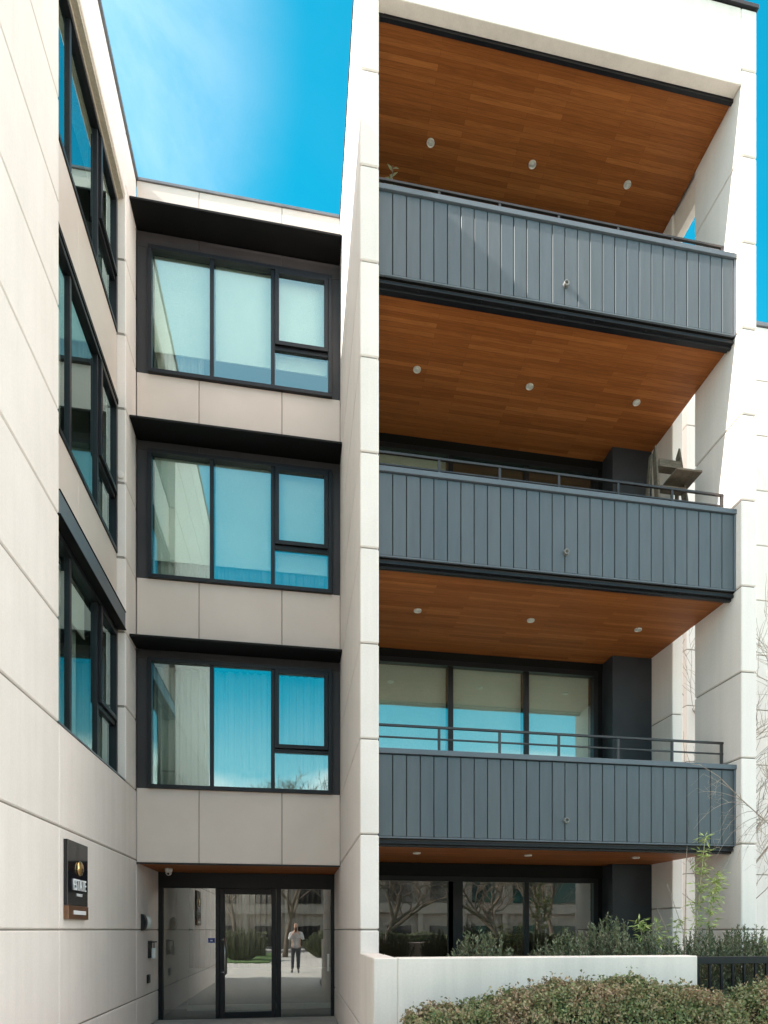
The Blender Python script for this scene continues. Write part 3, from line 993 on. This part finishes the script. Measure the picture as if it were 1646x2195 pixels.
hedge('hedge', [3.72, 3.9, 4.2, 4.6, 5.2, 6.0], [-.62, -.50, -.47, -.47, -.5, -.5], 4.75, 5.42, 30000,
      'clipped olive brown hedge in the bottom right corner, in front of the black fence', 4.0)

def shrub(cx, cy, r, ztop, label, n=110, zb=-.75, mat='yewleaf', lsize=(.03, .05), name='shrub', group=None):
    Ps = []; Ds = []; b = MB(); ztop += .08
    for i in range(n):
        a = random.uniform(0, 2 * math.pi); q = math.sqrt(random.random())
        tip = Vector((cx + math.cos(a) * q * r, cy + math.sin(a) * q * r * .7, zb + (ztop - zb) * (1 - .38 * q ** 2) * random.uniform(.74, 1.0)))
        base = Vector((cx + math.cos(a) * q * r * .3, cy + math.sin(a) * q * r * .25, zb))
        mid = base.lerp(tip, .6) + Vector((math.cos(a), math.sin(a), 0)) * r * .12
        pts = [base, mid, tip]
        b.tube(pts, .005, 4, r1=.002, cap=False)
        L_ = int(56 * (tip - base).length / .6)
        for k in range(L_):
            t = .15 + .85 * k / L_
            p = (base.lerp(mid, t / .6) if t < .6 else mid.lerp(tip, (t - .6) / .4))
            ax = (tip - mid).normalized()
            rd = Vector((random.gauss(0, 1), random.gauss(0, 1), random.gauss(0, .5))).normalized()
            sp = .05 * (1.15 - t) + .012
            Ps.append(p + rd * sp * random.random()); Ds.append(rd * .8 + ax * .9)
    P = np.array([tuple(p) for p in Ps]); D = np.array([tuple(d) for d in Ds])
    ln = rng.uniform(lsize[0], lsize[1], len(P))
    return_o = empty(name, (cx, cy, zb), label, 'shrub', group)
    b.build('stem', M['bark'], return_o)
    leaf_mesh(P, D, rdir(len(P)), ln, ln * .36, (M[mat],), 'foliage', return_o)
    return return_o
shrub(1.78, 6.15, .42, -.03, 'low dark green shrub behind the white wall, furthest left of the row')
shrub(2.62, 6.2, .36, -.02, 'dark green shrub behind the white wall before the right terrace door')
shrub(3.12, 6.25, .40, .12, 'tall dark green shrub behind the white wall before the slate pier', 130)
shrub(3.62, 6.2, .34, -.05, 'dark shrub beneath the pale arching canes at the end of the white wall')
shrub(4.15, 6.15, .36, .0, 'dark green shrub behind the fence just right of the white wall')
shrub(4.62, 6.15, .38, .06, 'dark green shrub with upright tips behind the fence, left of the corner plant', 130)
shrub(5.15, 6.2, .40, -.02, 'yellow green leafy shrub at the right edge behind the fence', 60, mat='bambooleaf', lsize=(.04, .06))
shrub(4.25, 5.95, .45, -.42, 'low dark shrub seen between the fence bars left of the fence middle', 60, zb=GZ + .1)
shrub(5.0, 6.0, .5, -.42, 'low dark shrub seen between the fence bars near the right edge', 60, zb=GZ + .1)

def bamboo(name, base, stems, label, nleaf=160, spread=.16, zlo=.3, cat='bamboo', mat='bambooleaf', lsize=(.06, .10)):
    root = empty(name, base, label, cat)
    b = MB(); P = []; D = []
    for pts, r in stems:
        b.tube(pts, r, 6, r1=r * .35, cap=False)
        if nleaf:
            vp = [Vector(p) for p in pts]
            for k in range(nleaf):
                t = zlo + (1 - zlo) * random.random()
                s = t * (len(vp) - 1); i = min(int(s), len(vp) - 2)
                p = vp[i].lerp(vp[i + 1], s - i)
                c = round(t * 9) / 9 + random.gauss(0, .02)      # leaves sit in whorls at the nodes
                s = min(max(c, 0), 1) * (len(vp) - 1); i = min(int(s), len(vp) - 2)
                p = vp[i].lerp(vp[i + 1], s - i)
                rd = Vector((random.gauss(.25, 1), random.gauss(0, 1), random.gauss(.1, .45))).normalized()
                P.append(p + rd * spread * random.random()); D.append(rd + Vector((0, 0, -.25)))
    b.build('stem', M['cane'] if nleaf else M['twig'], root)
    if nleaf:
        P = np.array([tuple(p) for p in P]); D = np.array([tuple(d) for d in D])
        ln = rng.uniform(lsize[0], lsize[1], len(P))
        leaf_mesh(P, D, rdir(len(P), 1), ln, ln * .24, (M[mat],), 'foliage', root)
    return root
bamboo('bamboo', (4.35, 6.6, -.75), [([(4.32, 6.6, -.75), (4.36, 6.6, -.1), (4.42, 6.6, .45), (4.47, 6.58, 1.02)], .009),
                                    ([(4.45, 6.65, -.75), (4.50, 6.62, -.1), (4.58, 6.6, .35), (4.62, 6.58, .62)], .006)],
       'slim bamboo with yellow green leaves standing in front of the right fin', 260, .13, .42)
bamboo('bamboo', (3.75, 6.6, -.75), [([(3.72, 6.6, -.75), (3.73, 6.6, -.1), (3.68, 6.6, .12)], .006), ([(3.95, 6.6, -.75), (3.9, 6.55, -.2), (3.82, 6.5, .05)], .006),
                                    ([(4.02, 6.6, -.75), (4.05, 6.55, -.2), (4.1, 6.5, .1)], .006)],
       'short leafy bamboo at the foot of the slate pier', 90, .12, .3)
bamboo('dry_canes', (4.0, 6.5, -.75), [([(4.15, 6.5, -.75), (4.18, 6.5, .2), (4.19, 6.5, .75), (4.215, 6.5, 1.2)], .007),
                                     ([(4.2, 6.5, -.75), (4.0, 6.5, -.1), (3.83, 6.5, .26)], .006),
                                     ([(4.22, 6.5, -.75), (4.15, 6.5, .0), (3.96, 6.5, .50)], .006),
                                     ([(4.1, 6.5, -.75), (3.98, 6.5, -.2), (3.80, 6.5, -.02)], .005),
                                     ([(4.1, 6.5, -.75), (4.25, 6.5, .0), (4.36, 6.5, .3), (4.30, 6.5, .62)], .004)],
       'bare pale canes rising behind the end of the white wall', 0, cat='plant')

def tree(name, base, h, r, label, seed, depth=5, spread=.55, mat='bark', cat='tree', lean=(0, 0), twig=.0035, kids=(3, 4), first=.35, nseg=5, rmin=.002, xmin=-1e9):
    rd = random.Random(seed)
    b = MB(); k_ = MB()
    def branch(p, d, ln, r, lev):
        pts = [p]; q = Vector(p); dd = Vector(d)
        for i in range(nseg):
            dd = (dd + Vector((rd.gauss(0, .13), rd.gauss(0, .13), rd.gauss(.02, .08)))).normalized()
            q = q + dd * ln / nseg
            if q.x < xmin: break
            pts.append(q.copy())
        if len(pts) < nseg + 1:
            if len(pts) > 1: k_.tube(pts, r, 4, r1=rmin, cap=False)
            return
        (b if lev == 0 else k_).tube(pts, r, 7 if lev < 2 else 4, r1=max(r * .5, rmin), cap=False)
        if lev >= depth: return
        for i in range(rd.randint(*kids) + (2 if lev == 0 else 0)):
            t = rd.uniform(first, 1.0); s = t * nseg; j = min(int(s), nseg - 1)
            pp = pts[j].lerp(pts[j + 1], s - j)
            a = rd.uniform(0, 2 * math.pi); side = Vector((math.cos(a), math.sin(a), rd.uniform(.0, .6))).normalized()
            nd = (dd * (1 - spread) + side * spread).normalized()
            branch(pp, nd, ln * rd.uniform(.5, .78), max(r * .52, twig), lev + 1)
    root = empty(name, base, label, cat)
    branch(Vector(base), Vector((lean[0], lean[1], 1)).normalized(), h, r, 0)
    b.build('trunk', M[mat], root, recalc=False); k_.build('crown', M[mat], root, recalc=False)
    return root
tree('bare_tree', (7.25, 9.4, GZ), 4.3, .038, 'bare branched small tree against the cream wing at the right edge', 11, 5, .5, first=.12, twig=.0036, kids=(4, 5), mat='twig', rmin=.0016, xmin=6.45)
tree('bare_tree', (6.85, 9.9, GZ), 2.8, .028, 'slender bare tree seen through the gap beside the right fin', 14, 4, .42, first=.15, twig=.0036, kids=(4, 5), mat='bark', rmin=.0016, xmin=6.35)
# arching twigs reaching in from the right in front of the lowest balcony
root = empty('bare_tree', (5.75, 6.3, GZ), 'thin tree leaning in from the right with arching twigs over the lowest balcony', 'tree')
b = MB(); b.tube([(5.75, 6.3, GZ), (5.72, 6.3, -.6), (5.6, 6.3, .3), (5.4, 6.3, .85), (5.03, 6.3, 1.157)], .022, 7, r1=.008, cap=False)
b.build('trunk', M['bark'], root, recalc=False)
b = MB()
rd = random.Random(21)
b.tube([(5.03, 6.3, 1.157), (4.717, 6.3, 1.399), (4.44, 6.3, 1.639), (4.22, 6.3, 1.754), (4.10, 6.3, 1.76)], .007, 5, r1=.002, cap=False)
def arch(p, dx, dz, sag, r=.0035, ntw=5):
    pts = [Vector((p[0] + dx * t, p[1] + .03 * math.sin(t * 3), p[2] + dz * t - sag * t * t)) for t in [i / 7 for i in range(8)]]
    b.tube(pts, r, 4, r1=.0012, cap=False)
    for i in range(ntw):
        j = rd.randint(2, 6); a = pts[j]
        b.tube([a, a + Vector((rd.uniform(-.10, .02), rd.uniform(-.04, .04), rd.uniform(-.06, .06))), a + Vector((rd.uniform(-.18, -.02), rd.uniform(-.06, .06), rd.uniform(-.13, .05)))], .0018, 3, r1=.0008, cap=False)
for p, dx, dz, sag in (((4.75, 6.3, 1.38), -.55, .30, .22), ((4.75, 6.3, 1.37), -.60, .12, .42), ((4.85, 6.3, 1.28), -.45, .02, .45), ((4.9, 6.3, 1.22), -.5, -.12, .35),
                       ((4.6, 6.3, 1.5), -.35, .26, .10), ((4.5, 6.3, 1.58), -.1, .22, .4), ((4.7, 6.3, 1.42), .05, .35, .55), ((4.8, 6.3, 1.33), -.35, .25, .55),
                       ((5.0, 6.3, 1.17), -.35, .05, .5), ((5.0, 6.3, 1.17), -.28, -.25, .2), ((4.95, 6.3, 1.2), -.5, -.25, .45), ((5.2, 6.3, 1.02), -.3, -.1, .35),
                       ((5.4, 6.3, .85), -.3, .05, .45), ((5.45, 6.3, .7), -.45, .15, .3), ((5.5, 6.3, .5), -.35, .2, .3)):
    arch(p, dx, dz, sag)
b.build('crown', M['twig'], root, recalc=False)
# pot plant on the top balcony
Pp = empty('potted_plant', (1.06, 7.42, 7.15), 'small green plant peeking over the left end of the top balcony rail', 'plant')
b = MB(); b.lathe([(.09, 0), (.14, .32), (.14, .36), (.12, .36), (.12, .33)], (1.06, 7.42, 7.15), 'z', 20); b.build('pot', M['taupe'], Pp)
b = MB(); b.tube([(1.06, 7.42, 7.45), (1.07, 7.42, 8.2), (1.085, 7.42, 8.78)], .006, 5, r1=.003); b.build('stem', M['bark'], Pp)
P = []; D = []
for k in range(22):
    t = random.random(); z = 8.05 + .74 * k / 22; a = k * 2.4
    d = Vector((math.cos(a), math.sin(a) * .7, .25)); P.append((1.075 + d.x * .045, 7.42 + d.y * .045, z)); D.append(tuple(d))
leaf_mesh(np.array(P), np.array(D), np.tile(np.array([[0, -.5, 1.0]]), (22, 1)), .085, .045, (M['greyleaf'],), 'foliage', Pp)

# ------------------------------------------------------------------ behind the viewer: what the glass mirrors
O = empty('apartment_building', (4, -32, GZ), 'cream apartment building with rows of dark windows across the road, seen in the glass', 'building')
b = MB(); b.box(-11, 27, -40, -32, GZ, 6.6, 0)
for zf in (1.3, 4.0): b.box(-11.2, 27.2, -32, -31.5, zf, zf + .75, 0)
b.box(-11.3, 27.3, -40.3, -31.4, 6.6, 7.3, 0)
for i in range(12): b.box(-11.1 + i * 3.4, -10.7 + i * 3.4, -32, -31.6, GZ, 6.6, 0)
b.build('wall', M['farwall'], O)
for zf in (-1.3, 2.2, 4.9):
    for i in range(11):
        b = MB(); x = -10.1 + i * 3.4; b.box(x, x + 1.9, -31.99, -31.9, zf, zf + 1.6); b.build('window', M['sign'], O)
def simple_hedge(x0, x1, y0, y1, h, n, label):
    m = n
    x = rng.uniform(x0, x1, m); y = rng.uniform(y0, y1, m); z = GZ + h - np.abs(rng.normal(0, .05, m)) + .08 * np.sin(x * 3)
    s = rng.random(m) < .55
    z = np.where(s, rng.uniform(GZ, GZ + h, m), z); y = np.where(s, y1 - np.abs(rng.normal(0, .08, m)), y)
    P = np.stack([x, y, z], 1)
    vs = [(x0 + .1, y0, GZ), (x1 - .1, y0, GZ), (x1 - .1, y1 - .12, GZ), (x0 + .1, y1 - .12, GZ), (x0 + .1, y0, GZ + h - .12), (x1 - .1, y0, GZ + h - .12), (x1 - .1, y1 - .12, GZ + h - .12), (x0 + .1, y1 - .12, GZ + h - .12)]
    fs = [(0, 3, 2, 1), (4, 5, 6, 7), (0, 1, 5, 4), (1, 2, 6, 5), (2, 3, 7, 6), (3, 0, 4, 7)]
    o = leaf_mesh(P, rdir(m), rdir(m), .09, .05, (M['yewleaf'], M['darkcore']), 'hedge', None, ((x0 + x1) / 2, (y0 + y1) / 2, GZ), (vs, fs))
    return tag(o, label, 'hedge')
simple_hedge(-14, -1.6, -15.5, -14.6, 1.3, 9000, 'dark green hedge behind the viewer, mirrored in the entrance glass on the left')
simple_hedge(2.0, 14, -17.0, -16.0, 1.3, 9000, 'dark green hedge behind the viewer, mirrored in the entrance glass on the right')
tree('bare_tree', (-.6, -14, GZ), 4.6, .15, 'bare tree on the lawn behind the viewer, mirrored in the entrance door', 31, 6, .55, twig=.012, kids=(3, 4), rmin=.006)
tree('bare_tree', (4.2, -14, GZ), 3.4, .17, 'bare tree on the lawn behind the viewer, mirrored in the terrace doors', 32, 4, .55, twig=.012, kids=(3, 4), rmin=.006)
tree('bare_tree', (-6.5, -13, GZ), 3.6, .15, 'bare tree left of the lawn hedge behind the viewer, mirrored in the door', 35, 4, .55, twig=.012, kids=(3, 4), rmin=.006)
for i, (x, y, h, lab) in enumerate(((-3.6, -19, 4.4, 'bare tree beyond the broad evergreen bush, mirrored in the entrance door leaf'), (2.3, -21, 4.8, 'bare tree beside the road, mirrored right of the person in the entrance glass'),
                       (13.5, -17, 4.2, 'bare tree before the middle of the far building, mirrored in glass'), (17.5, -24, 5.0, 'tall bare tree before the right half of the far building, mirrored in the terrace doors'),
                       (21, -22, 4.6, 'bare tree before the right end of the far building, mirrored in glass'))):
    tree('bare_tree', (x, y, GZ), h, .15, lab, 50 + i, 5, .5, twig=.012, kids=(3, 4), rmin=.006)
shrub(-2.6, -9.5, 1.3, .1, 'broad evergreen bush on the lawn behind the viewer, mirrored in the door', 260, zb=GZ, lsize=(.08, .13))
shrub(1.4, -12.5, 1.1, -.1, 'round evergreen bush across the path behind the viewer, mirrored in the glass', 220, zb=GZ, lsize=(.08, .13))
tree('bare_tree', (9.5, -11, GZ), 3.0, .15, 'bare tree behind the viewer, mirrored in the right terrace door', 33, 4, .55, twig=.012, kids=(3, 4), rmin=.006)

# the person: stands behind the lens and shows in the entrance glass
PR = empty('person', (0, -.42, GZ), 'person in pale grey shirt and dark trousers holding up a phone, mirrored in glass', 'person')
def skin(name, nodes, edges, mat, parent, root=0, sub=2):
    me = bpy.data.meshes.new(name)
    me.from_pydata([n[0] for n in nodes], edges, [])
    o = bpy.data.objects.new(name, me); C.objects.link(o)
    o.modifiers.new('skin', 'SKIN')
    for i, n in enumerate(nodes):
        v = me.skin_vertices[0].data[i]; v.radius = n[1] if isinstance(n[1], tuple) else (n[1], n[1]); v.use_root = (i == root)
    s = o.modifiers.new('sub', 'SUBSURF'); s.levels = sub; s.render_levels = sub
    me.materials.append(mat)
    for p in me.polygons: p.use_smooth = True
    o.parent = parent; o.location = -Vector(parent.location)
    return o
y0 = -.42
def z_(h): return GZ + h
body_nodes = [((0, y0, z_(.95)), (.155, .11)), ((0, y0, z_(1.15)), (.14, .10)), ((0, y0, z_(1.36)), (.17, .10)), ((0, y0 + .01, z_(1.46)), (.07, .06)), ((0, y0 + .02, z_(1.53)), .052),
              ((0, y0 + .03, z_(1.60)), (.07, .085)), ((0, y0 + .03, z_(1.68)), (.075, .09)), ((0, y0 + .03, z_(1.745)), (.045, .06))]
body_edges = [(0, 1), (1, 2), (2, 3), (3, 4), (4, 5), (5, 6), (6, 7)]
def limb(parent_i, pts):
    i0 = len(body_nodes)
    for k, (p, r) in enumerate(pts):
        body_nodes.append((p, r)); body_edges.append((parent_i if k == 0 else i0 + k - 1, i0 + k))
for s in (-1, 1):
    limb(0, [((s * .09, y0, z_(.86)), .085), ((s * .10, y0 + .01, z_(.48)), .055), ((s * .11, y0 - .01, z_(.10)), .038), ((s * .12, y0 + .10, z_(.04)), .035)])
    limb(2, [((s * .18, y0, z_(1.38)), .055), ((s * .24, y0 + .09, z_(1.16)), .042), ((s * .10, y0 + .27, z_(1.38)), .030), ((s * .06, y0 + .31, z_(1.44)), .028)])
skin('body', body_nodes, body_edges, M['skin'], PR)
sh = [((0, y0, z_(.80)), (.165, .125)), ((0, y0, z_(1.15)), (.16, .12)), ((0, y0, z_(1.37)), (.185, .115)), ((0, y0 + .01, z_(1.465)), (.075, .07))]
se = [(0, 1), (1, 2), (2, 3)]
for s in (-1, 1):
    i = len(sh); sh += [((s * .19, y0, z_(1.38)), .068), ((s * .25, y0 + .09, z_(1.16)), .055), ((s * .12, y0 + .25, z_(1.36)), .042)]; se += [(2, i), (i, i + 1), (i + 1, i + 2)]
skin('shirt', sh, se, M['shirt'], PR)
tn = [((0, y0, z_(.96)), (.155, .115))]; te = []
for s in (-1, 1):
    i = len(tn); tn += [((s * .09, y0, z_(.84)), .10), ((s * .10, y0 + .01, z_(.48)), .072), ((s * .11, y0 - .01, z_(.08)), .058)]; te += [(0, i), (i, i + 1), (i + 1, i + 2)]
skin('trousers', tn, te, M['trouser'], PR)
skin('hair', [((0, y0 - .01, z_(1.60)), (.075, .07)), ((0, y0 + .0, z_(1.70)), (.085, .09)), ((0, y0 + .02, z_(1.765)), (.06, .07))], [(0, 1), (1, 2)], M['hair'], PR)
for s in (-1, 1):
    skin('shoe', [((s * .11, y0 - .04, z_(.045)), .045), ((s * .115, y0 + .06, z_(.04)), .042), ((s * .12, y0 + .17, z_(.03)), .032)], [(0, 1), (1, 2)], M['shoe'], PR)
    f_ = []; fe = []
    for k in range(4):
        i = len(f_); zz = z_(1.45) + .018 * k - .02
        f_ += [((s * .062, y0 + .315, zz), .010), ((s * .075, y0 + .35, zz + .003), .0095), ((s * .055, y0 + .372, zz + .002 * k), .009), ((s * .035, y0 + .372, zz), .008)]
        fe += [(i, i + 1), (i + 1, i + 2), (i + 2, i + 3)]
        if k: fe.append((i - 4, i))
    i = len(f_); f_ += [((s * .045, y0 + .33, z_(1.43)), .011), ((s * .035, y0 + .348, z_(1.455)), .010)]; fe += [(0, i), (i, i + 1)]
    skin('hand', f_, fe, M['skin'], PR, 0, 1)
b = MB(); b.box(-.037, .037, -.058, -.049, -.06, .09)
o = b.build('phone', M['black'], None, .002, origin=(0, -.053, .015)); tag(o, 'black phone held up by the mirrored person', 'phone')
